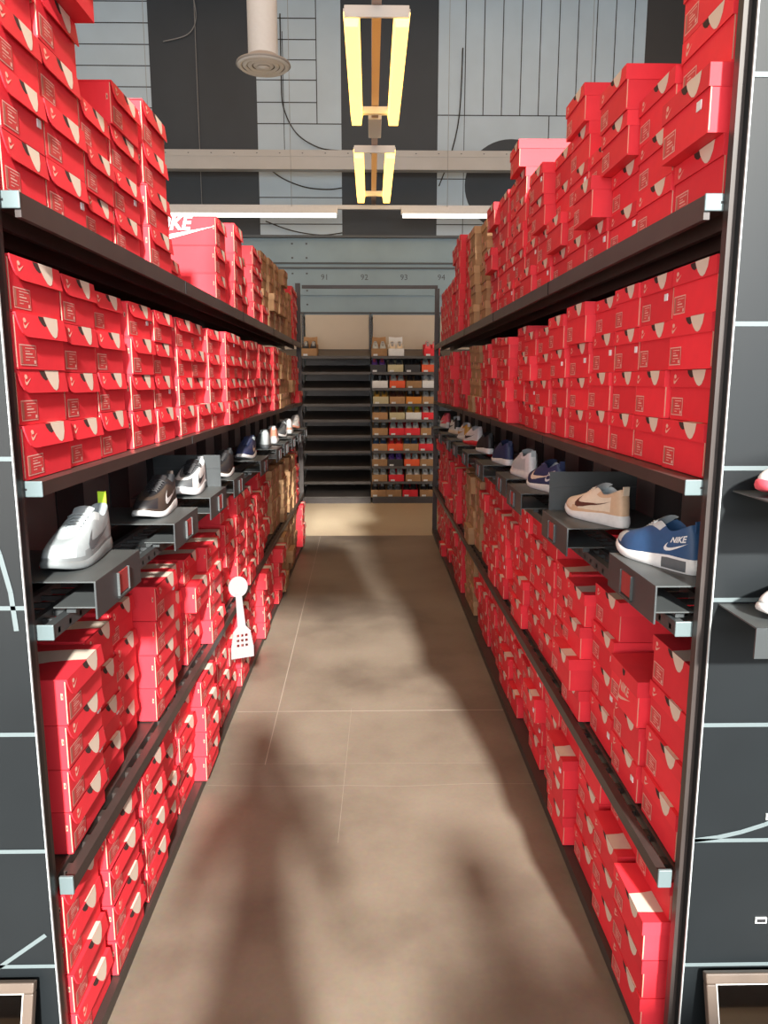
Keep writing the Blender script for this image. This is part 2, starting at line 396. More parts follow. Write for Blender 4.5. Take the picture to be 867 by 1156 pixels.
kl.poly([(-.07*W0, -.0046, H0-.001), (-.01*W0, -.0046, H0-.018), (.07*W0, -.0046, H0-.018), (.04*W0, -.0046, H0-.001)], 2)
KL = kl.mesh('lid', ['kraftlid', 'edge', 'notch'])
ks = MB(); ks.poly([(-.44*W0, -.0008, .010), (-.2*W0, -.0008, .010), (-.2*W0, -.0008, .048), (-.44*W0, -.0008, .048)], 0); KS = ks.mesh('size_label', ['edge'])

BX = []      # dicts of every box
def col(sd, lev, y, w, xf, hs, kind='red', dxs=None, var=None, ci=None, yaw=None):
    z = LEV[lev]
    for i, h in enumerate(hs):
        dx = (dxs[i] if dxs and i < len(dxs) else R.uniform(-.006, .008))
        v = (var[i] if var and i < len(var) and var[i] else ('flap' if sd < 0 else 'lid'))
        BX.append(dict(sd=sd, lev=lev, y=y+w/2, w=w-.004, x=xf-dx, z=z, h=h, kind=kind, var=v, col=(sd, lev, round(y, 3)), i=i, n=len(hs),
                       yaw=(R.uniform(-.012, .012) if yaw is None else yaw)))
        z += h+.0012
def run(sd, lev, y, yend, xf, plan):
    """plan(y) -> (rows, row height, kind, chance of sitting proud)"""
    while y+.215 <= yend:
        n, h, kind, proud = plan(y)
        w = min(R.uniform(.215, .245), yend-y); h *= R.uniform(.97, 1.02)
        p = R.random() < proud; base = R.uniform(.02, .04) if p else R.uniform(-.015, .01)
        dxs = [base+R.uniform(-.008, .008)+(R.uniform(.02, .035) if R.random() < .10 else 0) for _ in range(n)]
        col(sd, lev, y, w, xf, [h]*n, kind, dxs)
        y += w+(R.uniform(.012, .03) if R.random() < .15 else .004)
# left rack, top shelf
col(-1,'top',1.535,.195,.700,[.115]*5); col(-1,'top',1.735,.222,.700,[.117]*5,dxs=[0,.004,-.002,.002,.050])
col(-1,'top',1.966,.205,.705,[.107]*3); col(-1,'top',2.185,.235,.700,[.108]*4); col(-1,'top',2.46,.26,.690,[.120]*4)
col(-1,'top',2.98,.225,.78,[.11],yaw=.05)
col(-1,'top',3.50,.225,.690,[.118,.118,.120]); col(-1,'top',3.97,.225,.690,[.140,.140,.140]); col(-1,'top',4.21,.22,.71,[.105]*3)
run(-1,'top',4.60,5.05,.695,lambda y:(4,.104,'red',.2))
run(-1,'top',5.05,6.85,.695,lambda y:((4 if y<5.9 else 3),.115,'kraft',.3))
run(-1,'top',6.87,7.42,.695,lambda y:(4,.115,'red',.3))
# left rack, shelf above the sneakers
col(-1,'upper',1.535,.240,.710,[.1115,.1115,.1115,.109],yaw=0,dxs=[.004,0,.006,.003]); col(-1,'upper',1.782,.213,.710,[.1085,.111,.111,.109]); col(-1,'upper',2.002,.215,.715,[.118,.104,.108,.098])
col(-1,'upper',2.262,.220,.705,[.111,.108,.108,.100]); col(-1,'upper',2.505,.215,.705,[.110,.108,.107,.099])
run(-1,'upper',2.80,4.05,.700,lambda y:(4,.1055,'red',.12))
run(-1,'upper',4.05,5.62,.700,lambda y:(4,R.choice((.100,.106,.106)),'red',.15))
run(-1,'upper',5.62,6.9,.700,lambda y:(4,.105,'kraft',.25)); run(-1,'upper',6.9,7.42,.700,lambda y:(4,.105,'red',.1))
# left rack, shelf below the sneakers
col(-1,'lower',1.61,.235,.705,[.106,.106,.108,.110],yaw=.02,dxs=[.0,.003,.006,.012]); col(-1,'lower',1.855,.205,.735,[.108]*4); col(-1,'lower',2.07,.205,.750,[.11]*4)
col(-1,'lower',2.31,.235,.700,[.112,.112,.113,.113],dxs=[0,.004,.012,.016]); col(-1,'lower',2.56,.22,.735,[.105]*4)
run(-1,'lower',2.80,5.35,.715,lambda y:(R.choice((4,4,5)),.104,'red',.25))
run(-1,'lower',5.35,6.75,.715,lambda y:(4,.115,'kraft',.2)); run(-1,'lower',6.75,7.42,.715,lambda y:(4,.115,'red',.3))
# left rack, base
col(-1,'base',1.535,.215,.697,[.102]*4); col(-1,'base',1.765,.235,.680,[.102]*4,dxs=[.004,.002,.0,-.004]); col(-1,'base',2.05,.225,.680,[.102]*4); col(-1,'base',2.28,.22,.70,[.102]*4)
run(-1,'base',2.52,5.45,.692,lambda y:(4,.1015,'red',.2)); run(-1,'base',5.45,7.0,.692,lambda y:(4,.1015,'kraft',.3)); run(-1,'base',7.0,7.42,.692,lambda y:(4,.1015,'red',.2))
# right rack, top shelf
col(1,'top',1.555,.245,.695,[.119,.126,.126,.120,.12],dxs=[0,.036,.0,.004,.02],yaw=0); col(1,'top',1.812,.235,.695,[.112]*3,dxs=[0,.003,.006])
col(1,'top',2.056,.225,.700,[.108]*4,dxs=[.0,.0,.036,.045]); col(1,'top',2.292,.205,.695,[.112,.115,.104],dxs=[0,.05,.0]); col(1,'top',2.508,.225,.690,[.110]*5,dxs=[0,0,.0,.0,.02])
col(1,'top',2.75,.22,.700,[.112]*4,dxs=[0,.03,.0,.005]); col(1,'top',2.985,.225,.690,[.112]*4,dxs=[0,.0,.03,.04])
run(1,'top',3.23,4.45,.690,lambda y:(R.choice((5,5,6)) if y>3.4 else 4,.115,'red',.35))
run(1,'top',4.62,5.45,.69,lambda y:(5,.118,'kraft',.1)); run(1,'top',5.48,6.45,.69,lambda y:(6,.112,'red',.1)); run(1,'top',6.6,7.8,.69,lambda y:(4,.115,'red',.2))
# right rack, shelf above the sneakers
for k,(y,w) in enumerate(((1.555,.228),(1.792,.205),(2.004,.195),(2.206,.215))): col(1,'upper',y,w,.705,[.1125,.1125,.1125,.112 if k<3 else .104],yaw=0)
col(1,'upper',2.43,.225,.700,[.105,.105,.11,.125],dxs=[0,.0,.004,.02])
col(1,'upper',2.68,.22,.695,[.105,.105,.1,.118],dxs=[0,.0,.01,.02])
run(1,'upper',2.92,4.92,.695,lambda y:(4,R.choice((.106,.103,.108)),'red',.2)); run(1,'upper',4.92,5.55,.695,lambda y:(4,.108,'kraft',.0)); run(1,'upper',5.55,7.8,.695,lambda y:(4,.106,'red',.15))
# right rack, shelf below the sneakers
col(1,'lower',1.555,.225,.705,[.118]*4); col(1,'lower',1.80,.215,.695,[.105,.105,.125],var=[None,None,'logo'],dxs=[0,0,.012]); col(1,'lower',2.04,.225,.705,[.118]*4)
run(1,'lower',2.28,4.75,.70,lambda y:(R.choice((4,5)),.106,'red',.15)); run(1,'lower',4.75,5.5,.70,lambda y:(4,.115,'kraft',0)); run(1,'lower',5.5,7.8,.70,lambda y:(R.choice((4,5)),.106,'red',.2))
# right rack, base
col(1,'base',1.555,.225,.695,[.102]*4,dxs=[.05,.052,.055,.0]); col(1,'base',1.80,.225,.695,[.102]*4,dxs=[.03,.034,.036,-.01]); col(1,'base',2.05,.235,.69,[.102]*4,dxs=[.01,.008,.006,.008])
col(1,'base',2.31,.235,.69,[.102]*4,dxs=[.04,.045,.05,.0])
run(1,'base',2.57,4.85,.692,lambda y:(4,.1015,'red',.25)); run(1,'base',4.85,5.4,.692,lambda y:(4,.1015,'kraft',.2)); run(1,'base',5.4,7.8,.692,lambda y:(4,.1015,'red',.25))

ORD = 'first second third fourth fifth sixth seventh eighth ninth tenth eleventh twelfth thirteenth fourteenth fifteenth sixteenth seventeenth eighteenth nineteenth twentieth'.split()
ORD += ['twenty-'+o for o in ORD[:9]]+['thirtieth']
LN = {'top': 'top shelf', 'upper': 'shelf above sneakers', 'lower': 'shelf below sneakers', 'base': 'floor-level shelf'}
for kind in ('red', 'kraft'):
    for sd in (-1, 1):
        for lev in LEV:
            cols = sorted({b_['col'] for b_ in BX if b_['sd'] == sd and b_['lev'] == lev and b_['kind'] == kind}, key=lambda c: c[2])
            for b_ in BX:
                if b_['sd'] == sd and b_['lev'] == lev and b_['kind'] == kind: b_['ci'] = cols.index(b_['col'])
PITCH = math.atan(148/847.)
def shown_area(b_):
    x, y, z = b_['sd']*b_['x'], b_['y'], b_['z']+b_['h']/2-1.6
    d = y*math.cos(PITCH)-z*math.sin(PITCH); v = 578+847*(-y*math.sin(PITCH)-z*math.cos(PITCH))/d; u = 418+847*x/d
    if d < .1 or v < -20 or v > 1176 or u < -30 or u > 897: return 0
    return b_['w']*b_['h']*abs(x)/math.sqrt(x*x+y*y+z*z)/(x*x+y*y+z*z)
reds = sorted((b_ for b_ in BX if b_['kind'] == 'red'), key=shown_area, reverse=True)
def place(o, b_):
    o.location = (b_['sd']*b_['x'], b_['y'], b_['z']); o.rotation_euler = (0, 0, (-b_['sd'])*PI/2+b_['yaw']); o.scale = (b_['w']/W0, 1, b_['h']/H0)
def pos_words(b_):
    n, i = b_['n'], b_['i']
    return 'alone' if n == 1 else 'bottom' if i == 0 else 'topmost' if i == n-1 else ORD[i]+' up'
def mklabel(b_, what, stack):
    return f"{what}, {'left' if b_['sd'] < 0 else 'right'} rack {LN[b_['lev']]}, {ORD[b_['ci']]} {stack} from near end, {pos_words(b_)}"
FIRST = {}
def box_thing(b_):
    kr = b_['kind'] == 'kraft'
    ms = (KB, KL, KS) if kr else MESH[b_['var']]
    key = 'kraft' if kr else b_['var']
    nm = 'kraft_shoe_box' if kr else 'shoe_box'
    if key not in FIRST:
        r = bpy.data.objects.new(nm, ms[0]); FIRST[key] = r; C.objects.link(r)
        for n_, me in (('lid', ms[1]), ('size_label', ms[2])): link(n_, me, r)
        kids = None
    else:
        src = FIRST[key]; r = src.copy(); C.objects.link(r)
        for ch in list(src.children):
            if ch.name.split('.')[0] not in ('lid', 'size_label'): continue
            c = ch.copy(); C.objects.link(c); c.parent = r
    place(r, b_)
    what = 'brown shoe box' if kr else 'red shoe box'
    if key == 'logo': what = 'red logo-front shoe box'
    tag(r, mklabel(b_, what, 'brown stack' if kr else 'stack'), 'shoe box',
        ('brown shoe boxes' if kr else 'red shoe boxes')+f" on the {'left' if b_['sd'] < 0 else 'right'} rack {LN[b_['lev']]}")
    return r
tagR = random.Random(3)
for b_ in reds[:300]:
    r = box_thing(b_)
    if b_['var'] == 'logo': link('wordmark', WM, r)
    elif tagR.random() < .22:
        link('price_tag', TAG, r, (tagR.uniform(.30, .42)*W0, 0, H0*.50))
    if b_['sd'] < 0 and b_['lev'] == 'top' and 3.4 < b_['y'] < 3.7 and b_['i'] == 2: link('side_wordmark', WMS, r)
for b_ in BX:
    if b_['kind'] == 'kraft': box_thing(b_)
# the rest of the red boxes, far down the aisle: one mass
sm = MB(); MN = ['red', 'edge', 'notch', 'redlid', 'cream', 'emblem', 'labelline', 'labelred', 'barcode']
for b_ in reds[300:]:
    mt = Matrix.LocRotScale(Vector((b_['sd']*b_['x'], b_['y'], b_['z'])), Matrix.Rotation((-b_['sd'])*PI/2+b_['yaw'], 3, 'Z').to_quaternion(), Vector((b_['w']/W0, 1, b_['h']/H0)))
    for me in MESH[b_['var']]:
        mi = [MN.index({'box red':'red','lid red':'redlid','card edge':'edge','cream print':'cream','notch dark':'notch','emblem print':'emblem','label line':'labelline','label red':'labelred','label barcode':'barcode'}[m.name]) for m in me.materials]
        vs = [tuple(mt @ v.co) for v in me.vertices]; o = len(sm.v); sm.v += vs
        for p in me.polygons: sm.f.append(tuple(o+i for i in p.vertices)); sm.m.append(mi[p.material_index]); sm.sm.append(False)
tag(sm.build('stacked_shoe_box', MN), 'mass of red shoe boxes filling the far half of both racks', 'shoe boxes', None, 'stuff')

# ------------------------------------------------------------------ sneakers
def colmat(name, c, rough=.6, **k):
    if name not in M: M[name] = mat(name, c, rough, **k)
    return name
K = {'silver': (.28, .32, .34), 'midgrey': (.17, .19, .20), 'white': (.62, .63, .64), 'grey': (.42, .46, .48), 'lightgrey': (.42, .47, .49), 'black': (.015, .015, .018), 'brownblack': (.045, .032, .026), 'navy': (.022, .034, .095), 'blue': (.02, .065, .16),
     'tan': (.55, .38, .25), 'beige': (.66, .56, .44), 'neon': (.62, .95, .05), 'red': (.6, .03, .04), 'pink': (.75, .10, .14), 'darkgrey': (.09, .10, .11), 'gold': (.50, .28, .05), 'brown': (.09, .03, .02), 'salmon': (.72, .30, .20), 'purple': (.12, .06, .35)}
def cm(k): return colmat('shoe '+k, K[k], .55, var=.06, scale=80, bump=.15)
LS = .285
def base_pt(ph, flare=1.):
    s = .5-.5*math.cos(ph); w = .033+.017*max(0, min(1, (s-.25)/.45)); w *= 1-.10*max(0, (s-.8)/.2)
    sn = math.sin(ph); y = math.copysign(abs(sn)**.62, sn)*w*flare
    return Vector((LS*(s-.5)*(1+(flare-1)*.35), y + .006*math.sin(PI*s)*0, 0)), s
def spring(s): return .016*max(0, (s-.68)/.32)**2
def zsole(s, th): return th*(1-.42*max(0, min(1, (s-.25)/.5)))+spring(s)
def open_pt(ph, hi):
    u = .5-.5*math.cos(ph); s = .055+.585*u; w = .029-.012*max(0, min(1, (u-.35)/.4))
    sn = math.sin(ph); y = math.copysign(abs(sn)**.5, sn)*w
    if u < .35: z = .104-.020*math.sin(PI*u/.35*.5)**1
    elif u < .60: z = .084+.016*math.sin((u-.35)/.25*PI/2)
    else: z = .100-.036*((u-.60)/.40)**.9
    return Vector((LS*(s-.5), y, z*hi))
def surf(ph, t, th, hi):
    B, s = base_pt(ph, .98); zb = zsole(s, th)-.002; O = open_pt(ph, hi)
    Bv = Vector((B.x, B.y, zb)); front = max(0, -math.cos(ph))
    Cv = Vector((B.x*1.005, B.y*1.03, zb+(O.z-zb)*(.62+.22*front)))
    return (1-t)**2*Bv+2*t*(1-t)*Cv+t*t*O
def sneaker_parts(st):
    th, hi = st.get('th', .032), st.get('hi', 1.0); NP, NR = 48, 9
    names = ['main', 'toe', 'heel', 'eye', 'mud']; cols = [st['main'], st.get('toe', st['main']), st.get('heel', st['main']), st.get('eye', st['main']), st.get('mud', st['main'])]
    PH = [2*PI*k/NP for k in range(NP)]
    up = MB(); rows = [[surf(p, t/NR, th, hi) for p in PH] for t in range(NR+1)]
    def mf(i, k):
        s = .5-.5*math.cos(2*PI*(k+.5)/NP); t = (i+.5)/NR
        if t < .12+.05*math.cos(9*s): return 4
        if s > .86 and t < .55: return 1
        if s < .13 and t < .75: return 2
        if t > .74 and s > .42: return 3
        if t > .80 and s < .42: return 2
        return 0
    up.grid(rows, mf)
    inn = [[Vector((p.x*.98, p.y*.86, p.z-.006)) for p in rows[-1]], [Vector((p.x*.96, p.y*.85, .040*hi)) for p in rows[-1]]]
    ln = MB(); ln.grid([rows[-1]]+inn, 0); ln.add(inn[1], [tuple(range(NP))])
    so = MB(); def_r = []
    for fl, zf in ((.97, 0), (1.04, .12), (1.08, .45), (1.05, .85), (1.0, 1.0)):
        r = []
        for p in PH:
            B, s = base_pt(p, fl); r.append(Vector((B.x, B.y, spring(s)*(1-zf)+zsole(s, th)*zf)))
        def_r.append(r)
    def smf(i, k):
        s = .5-.5*math.cos(2*PI*(k+.5)/NP)
        if i == 0: return 1
        if st.get('air') and i in (1, 2) and .08 < s < .30: return 2
        return 0
    so.grid(def_r, smf); so.add(def_r[0], [tuple(range(NP))[::-1]], 1); so.add(def_r[-1], [tuple(range(NP))], 0)
    def zO(s):
        u = (s-.055)/.585; return open_pt(math.acos(max(-1, min(1, 1-2*u))), hi).z
    def zT(u): return zO(.64-.27*u)+.004+.010*max(0, (u-.72)/.28)
    tg = MB(); A = []; nx = 9
    for i in range(nx):
        u = i/(nx-1); x = LS*(.64-.27*u-.5); z = zT(u); w = .015+.009*u
        A.append([Vector((x, w*q, z-.006*q*q)) for q in (-1, -.5, 0, .5, 1)])
    tg.grid(A, 0, closed=False); tg.grid([[p+Vector((.0045, 0, -.004)) for p in r] for r in A], 0, closed=False)
    tg.strip(A[-1], [p+Vector((.0045, 0, -.004)) for p in A[-1]], 0)
    la = MB()
    for i in range(6):
        u = .05+.125*i; x = LS*(.64-.27*u-.5); z = zO(.64-.27*u)+.0085; w = .018+.010*u
        la.tube([(x, w*q, z-.007*abs(q)**2.2) for q in (-1.15, -.6, 0, .6, 1.15)], .0032, 0, 6)
        if i < 5:
            x2 = x-LS*.27*.125; z2 = zO(.64-.27*(u+.125))+.0085
            la.tube([(x, w*.9, z), (x2, -w*.9, z2-.003)], .0022, 0, 5)
    lg = MB()
    for sg in (1, -1):
        def fn(a, c):
            s = .70-.56*a; t = .16+1.18*c*.8; ph = math.acos(1-2*s)
            p = surf(ph, t, th, hi); q = surf(ph, t+.03, th, hi); r = surf(ph+.03, t, th, hi); n = (q-p).cross(r-p).normalized()
            if n.y < 0: n = -n
            p = p+n*.0013; return Vector((p.x, p.y*sg, p.z))
        lg.strip([fn(*p) for p in dense(SW_O, 3)], [fn(*p) for p in dense(SW_I, 3)], 0, True)
    ht = MB(); ht.box((LS*(.02-.5), -.010, .088*hi), (LS*(.035-.5), .010, (.112+.014*st.get('tab', 0))*hi), 0)
    return dict(upper=up.mesh('upper', [cm(c) for c in cols]), lining=ln.mesh('lining', [cm(st.get('lin', 'grey'))]), sole=so.mesh('sole', [cm(st['sole']), cm(st.get('out', st['sole'])), cm('darkgrey')]),
                tongue=tg.mesh('tongue', [cm(st.get('ton', st['main']))]), laces=la.mesh('laces', [cm(st['lace'])]), side_logo=lg.mesh('side_logo', [cm(st['logo'])]), heel_tab=ht.mesh('heel_tab', [cm(st.get('tabc', st['main']))]))
def sneaker(st, label, loc, heading, group=None, sc=1.):
    t = thing('sneaker', label, 'shoe', loc, math.atan2(heading[1], heading[0]), group); t.scale = (sc,)*3
    for n, me in sneaker_parts(st).items():
        if n == 'side_logo' and st.get('nologo'): continue
        link(n, me, t)
    return t
# ------------------------------------------------------------------ display trays
def tray(sd, y, w, xf, label, divider=False, z=1.170):
    xb = .895
    t = thing('display_tray', label, 'tray', (sd*(xf+.1), y+w/2, 1.095), 0, 'steel display trays along the rack rails')
    ox, oy, oz = sd*(xf+.1), y+w/2, 1.095
    def bx(mb, x0, x1, y0, y1, z0, z1):
        a, c = sorted((sd*x0, sd*x1)); mb.box((a-ox, y0-oy, z0-oz), (c-ox, y1-oy, z1-oz))
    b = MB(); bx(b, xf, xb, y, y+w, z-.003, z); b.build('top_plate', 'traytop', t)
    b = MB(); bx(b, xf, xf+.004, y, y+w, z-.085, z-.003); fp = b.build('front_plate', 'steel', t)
    b = MB(); bx(b, xf-.0025, xf, y+w*.44, y+w*.66, z-.070, z-.018); lh = b.build('label_card', 'cardred', fp)
    b = MB()
    for (a0, a1, z0, z1) in ((.43,.437,-.076,-.016), (.663,.67,-.076,-.016), (.43,.67,-.077,-.073)): bx(b, xf-.006, xf, y+w*a0, y+w*a1, z+z0, z+z1)
    b.build('card_holder', 'traytop', fp)
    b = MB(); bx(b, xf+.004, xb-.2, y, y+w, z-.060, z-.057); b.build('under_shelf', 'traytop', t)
    b = MB(); bx(b, xf+.055, xf+.075, y+.02, y+.05, 1.0935, z-.060); b.build('foot', 'steel', t)
    b = MB(); bx(b, xf+.055, xf+.075, y+w-.05, y+w-.02, 1.0935, z-.060); b.build('foot', 'steel', t)
    if divider:
        b = MB(); bx(b, xf+.02, xb, y+w-.003, y+w, z, z+.13); bx(b, xf+.02, xb, y+w-.006, y+w-.003, z+.075, z+.078); d = b.build('divider_panel', 'backsteel' if 0 else 'steel', t)
    return t
SH = 'sneakers shown on the display trays'
LH, RH = (-.07, -1), (-.30, .95)
LT = [(1.592,.315,.60,False),(2.26,.31,.60,False),(2.78,.31,.60,True),(3.38,.28,.62,False),(4.08,.32,.60,False),(4.78,.30,.60,False),(5.22,.28,.60,False),(5.72,.28,.60,False),(6.22,.28,.60,False),(6.82,.28,.60,False)]
LST = [
 (dict(main='silver', toe='lightgrey', mud='midgrey', heel='silver', eye='lightgrey', sole='midgrey', out='darkgrey', lace='lightgrey', logo='darkgrey', tab=1.2, tabc='neon', lin='silver', ton='lightgrey', th=.030, hi=1.1), 'pale grey running sneaker with bright lime heel tab'),
 (dict(main='brownblack', toe='black', sole='white', out='white', lace='black', logo='white', eye='black', heel='black', ton='black', lin='black', th=.030, hi=1.05), 'black sneaker with white sole and white side mark'),
 (dict(main='white', toe='darkgrey', mud='white', heel='white', eye='darkgrey', sole='white', lace='black', logo='black', air=1, ton='black', th=.034, hi=1.08), 'chunky white and black sneaker with air window heel'),
 (dict(main='black', sole='white', lace='black', logo='brown', mud='brownblack', eye='black', ton='black', lin='black', th=.026, nologo=1), 'small black sneaker in a low tray beside the divider'),
 (dict(main='navy', sole='white', lace='navy', logo='beige', eye='navy', lin='lightgrey', ton='navy', th=.030), 'navy blue sneaker with curved white sole'),
 (dict(main='lightgrey', sole='darkgrey', lace='lightgrey', logo='grey', eye='lightgrey', th=.026), 'light grey sneaker with dark sole behind the navy one'),
 (dict(main='white', sole='white', lace='white', logo='salmon', heel='salmon', th=.030), 'white sneaker with pale salmon heel'),
 (dict(main='darkgrey', sole='white', lace='black', logo='grey', heel='black', th=.030), 'dark grey sneaker with white sole far along the rack'),
 (dict(main='white', sole='white', lace='white', logo='lightgrey', mud='salmon', th=.030), 'white sneaker with pink trim, second last on the rack'),
 (dict(main='white', sole='salmon', lace='white', logo='pink', th=.030), 'white sneaker with pink sole, last on the rack')]
for (y, w, xf, dv), (st, nm), k in zip(LT, LST, range(20)):
    zz = 1.170 if k != 3 else 1.158
    tray(-1, y, w, xf, f'{ORD[k]} dark steel display tray from the near end, left rack', dv, zz)
    sneaker(st, nm+(' on left rack' if k not in (8, 9) else ' left side').replace('rack left side', 'left rack'), (-.705, y+w*(.62 if k != 2 else .46), zz+.0005), LH if k not in (5, 6, 8) else (-.2, .98), SH, 1.05)
RT = [(1.535,.315,.605,False),(2.168,.325,.58,True),(2.86,.30,.58,False),(3.30,.28,.60,False),(3.85,.30,.58,False),(4.48,.30,.58,False),(5.05,.28,.58,False),(5.50,.28,.58,False),(6.15,.30,.58,False),(6.95,.30,.58,False)]
RST = [
 (dict(main='blue', toe='grey', mud='blue', heel='blue', sole='white', out='white', lace='grey', logo='white', lin='blue', eye='grey', ton='grey', air=1, th=.036, hi=1.12, nologo=1), 'blue running sneaker with white wordmark on its heel'),
 (dict(main='beige', toe='beige', mud='tan', heel='tan', sole='white', lace='beige', logo='brown', lin='lightgrey', eye='beige', ton='white', th=.034, hi=1.05), 'beige and tan sneaker with dark brown side mark'),
 (dict(main='navy', sole='white', lace='navy', logo='beige', lin='grey', eye='navy', ton='navy', th=.028, hi=1.08), 'navy sneaker with pale side mark beside the divider panel'),
 (dict(main='lightgrey', mud='white', heel='white', sole='white', lace='white', logo='lightgrey', lin='white', th=.028, hi=1.1), 'pale grey sneaker seen from its heel'),
 (dict(main='navy', mud='navy', sole='white', lace='navy', logo='navy', th=.030, hi=1.08), 'plain navy sneaker with thick white sole'),
 (dict(main='black', sole='white', lace='black', logo='black', th=.030, hi=1.05), 'black sneaker with white sole'),
 (dict(main='white', sole='red', mud='white', lace='white', logo='black', lin='black', th=.030, hi=1.1), 'white sneaker with red sole and black side mark'),
 (dict(main='white', heel='gold', sole='white', lace='white', logo='gold', th=.028, hi=1.1), 'white sneaker with mustard tan heel'),
 (dict(main='white', heel='black', eye='black', sole='beige', lace='black', logo='black', th=.030, hi=1.25), 'white and black sneaker with cream sole'),
 (dict(main='pink', mud='white', sole='white', lace='white', logo='white', th=.030, hi=1.2), 'pink and white sneaker at the far end')]
for (y, w, xf, dv), (st, nm), k in zip(RT, RST, range(20)):
    tray(1, y, w, xf, f'{ORD[k]} dark steel display tray from the near end, right rack', dv)
    s_ = sneaker(st, nm+' on right rack', (.708 if k else .690, y+w*(.42 if k else .68), 1.1705), RH if k < 2 else (-.17, .98) if k in (2, 6) else (-.04, 1), SH, 1.04 if k else .97)
    if k in (0, 2):   # heel wordmark on the aisle side
        vs, fs = wordmark(.022); b = MB(); th, hi = st['th'], st['hi']
        def onside(x, z, sg=1):
            ph = math.acos(max(-1, min(1, 1-2*(.155-x/LS)))); t = .48+z/.075
            p = surf(ph, t, th, hi); q = surf(ph, t+.03, th, hi); r_ = surf(ph+.03, t, th, hi); n = (q-p).cross(r_-p).normalized()
            if n.y < 0: n = -n
            p = p+n*.0016; return Vector((p.x, p.y*sg, p.z))
        b.add([onside(x, z) for x, z, _ in vs], fs)
        b.strip([onside(.03-.07*(1-a)*1+.035*0, -.024+.05*c) for a, c in dense(SW_O, 3)], [onside(.03-.07*(1-a), -.024+.05*c) for a, c in dense(SW_I, 3)])
        b.build('heel_logo', cm('white'), s_)

# shelves on the right end panel, each with a shoe
for (z, x0, lb, st, sl, off) in ((1.385, .722, 'upper small dark shelf fixed on right end panel', dict(main='white', toe='white', sole='pink', lace='white', logo='pink', th=.034), 'white sneaker with pink sole on the right end panel', .118),
                       (1.150, .712, 'lower small dark shelf fixed on right end panel', dict(main='white', sole='white', lace='white', logo='grey', mud='lightgrey', th=.028), 'white sneaker on the lower shelf of right end panel', .150)):
    t = thing('wall_shelf', lb, 'shelf', (x0, 1.471, z))
    b = MB(); b.box((0, -.15, -.003), (.30, 0, 0)); b.build('top_plate', 'traytop', t)
    b = MB(); b.box((0, -.154, -.06), (.30, -.150, 0)); b.build('front_plate', 'steel', t)
    sneaker(st, sl, (x0+off+.02, 1.395, z+.0005), (-.97, -.24))

# ------------------------------------------------------------------ mirrors
for sd in (-1, 1):
    x0 = .735; w = .5; h = .315
    t = thing('foot_mirror', f"low brown framed foot mirror leaning on the {'left' if sd < 0 else 'right'} end panel", 'mirror', (sd*(x0+w/2), 1.362, .007))
    t.rotation_euler = (-.315, 0, 0)
    b = MB(); fw = .022
    for (xa, xb, za, zb) in ((-w/2, w/2, 0, fw), (-w/2, w/2, h-fw, h), (-w/2, -w/2+fw, fw, h-fw), (w/2-fw, w/2, fw, h-fw)): b.box((xa, -.02, za), (xb, 0, zb))
    bevel(b.build('frame', 'frame', t), .003)
    b = MB()
    for (xa, xb, za, zb) in ((-w/2+fw, w/2-fw, h-fw-.004, h-fw), (-w/2+fw, -w/2+fw+.004, fw, h-fw-.004), (w/2-fw-.004, w/2-fw, fw, h-fw-.004)): b.box((xa, -.014, za), (xb, -.008, zb))
    b.build('inner_trim', 'beam', t)
    b = MB(); b.box((-w/2+fw, -.008, fw), (w/2-fw, -.004, h-fw)); b.build('glass', 'mirror', t)

for sd in (-1, 1):  # benches added behind the camera to darken what the foot mirrors reflect
    t = thing('unseen_mirror_bench', f"added unseen bench that darkens the mirror on the {'left' if sd < 0 else 'right'} end panel", 'bench', (sd*1.45, -.62, 0))
    b = MB(); b.box((-.62, -.28, .36), (.62, .28, .44)); bevel(b.build('seat', 'bench', t), .015)
    b = MB(); b.box((-.58, -.25, .0), (.58, .25, .36)); b.build('base', 'rackdark', t)
# ------------------------------------------------------------------ hanging white plastic tag on the left rail
t = thing('shelf_hanger', 'white plastic hanger tag hooked over the lower rail of left rack', 'tag', (-.615, 3.36, .50), -1.15)
b = MB()
b.prism([(0, .045*math.cos(2*PI*k/24), .165+.050*math.sin(2*PI*k/24)) for k in range(24)], (.004, 0, 0)); b.build('disc', 'plastic', t)
b = MB(); b.prism([(.004, -.014, .13), (.004, .014, .13), (.012, .026, -.02), (.012, -.012, -.02)], (.004, 0, 0)); b.build('neck', 'plastic', t)
b = MB(); xx = .012
ys = [-.045, -.030, -.022, -.008, .0, .014, .022, .036, .05]
b.prism([(xx, -.012, -.02), (xx, .026, -.02), (xx, .047, -.045), (xx, -.032, -.045)], (.004, 0, 0))
def yb(z): return (-.032-(z+.045)*-.10, .047+(-.045-z)*.10)
zr = [-.045, -.060, -.072, -.084, -.096, -.108, -.120, -.175]
for a in range(7):
    z1, z0 = zr[a], zr[a+1]
    l, r = -.034-.012*a/6, .049+.012*a/6
    if a % 2 == 1:
        for ya, yc in ((l, -.018), (-.006, .002), (.014, .022), (.034, r)): b.box((xx, ya, z0), (xx+.004, yc, z1))
    else: b.box((xx, l, z0), (xx+.004, r, z1))
b.build('perforated_plate', 'plastic', t)

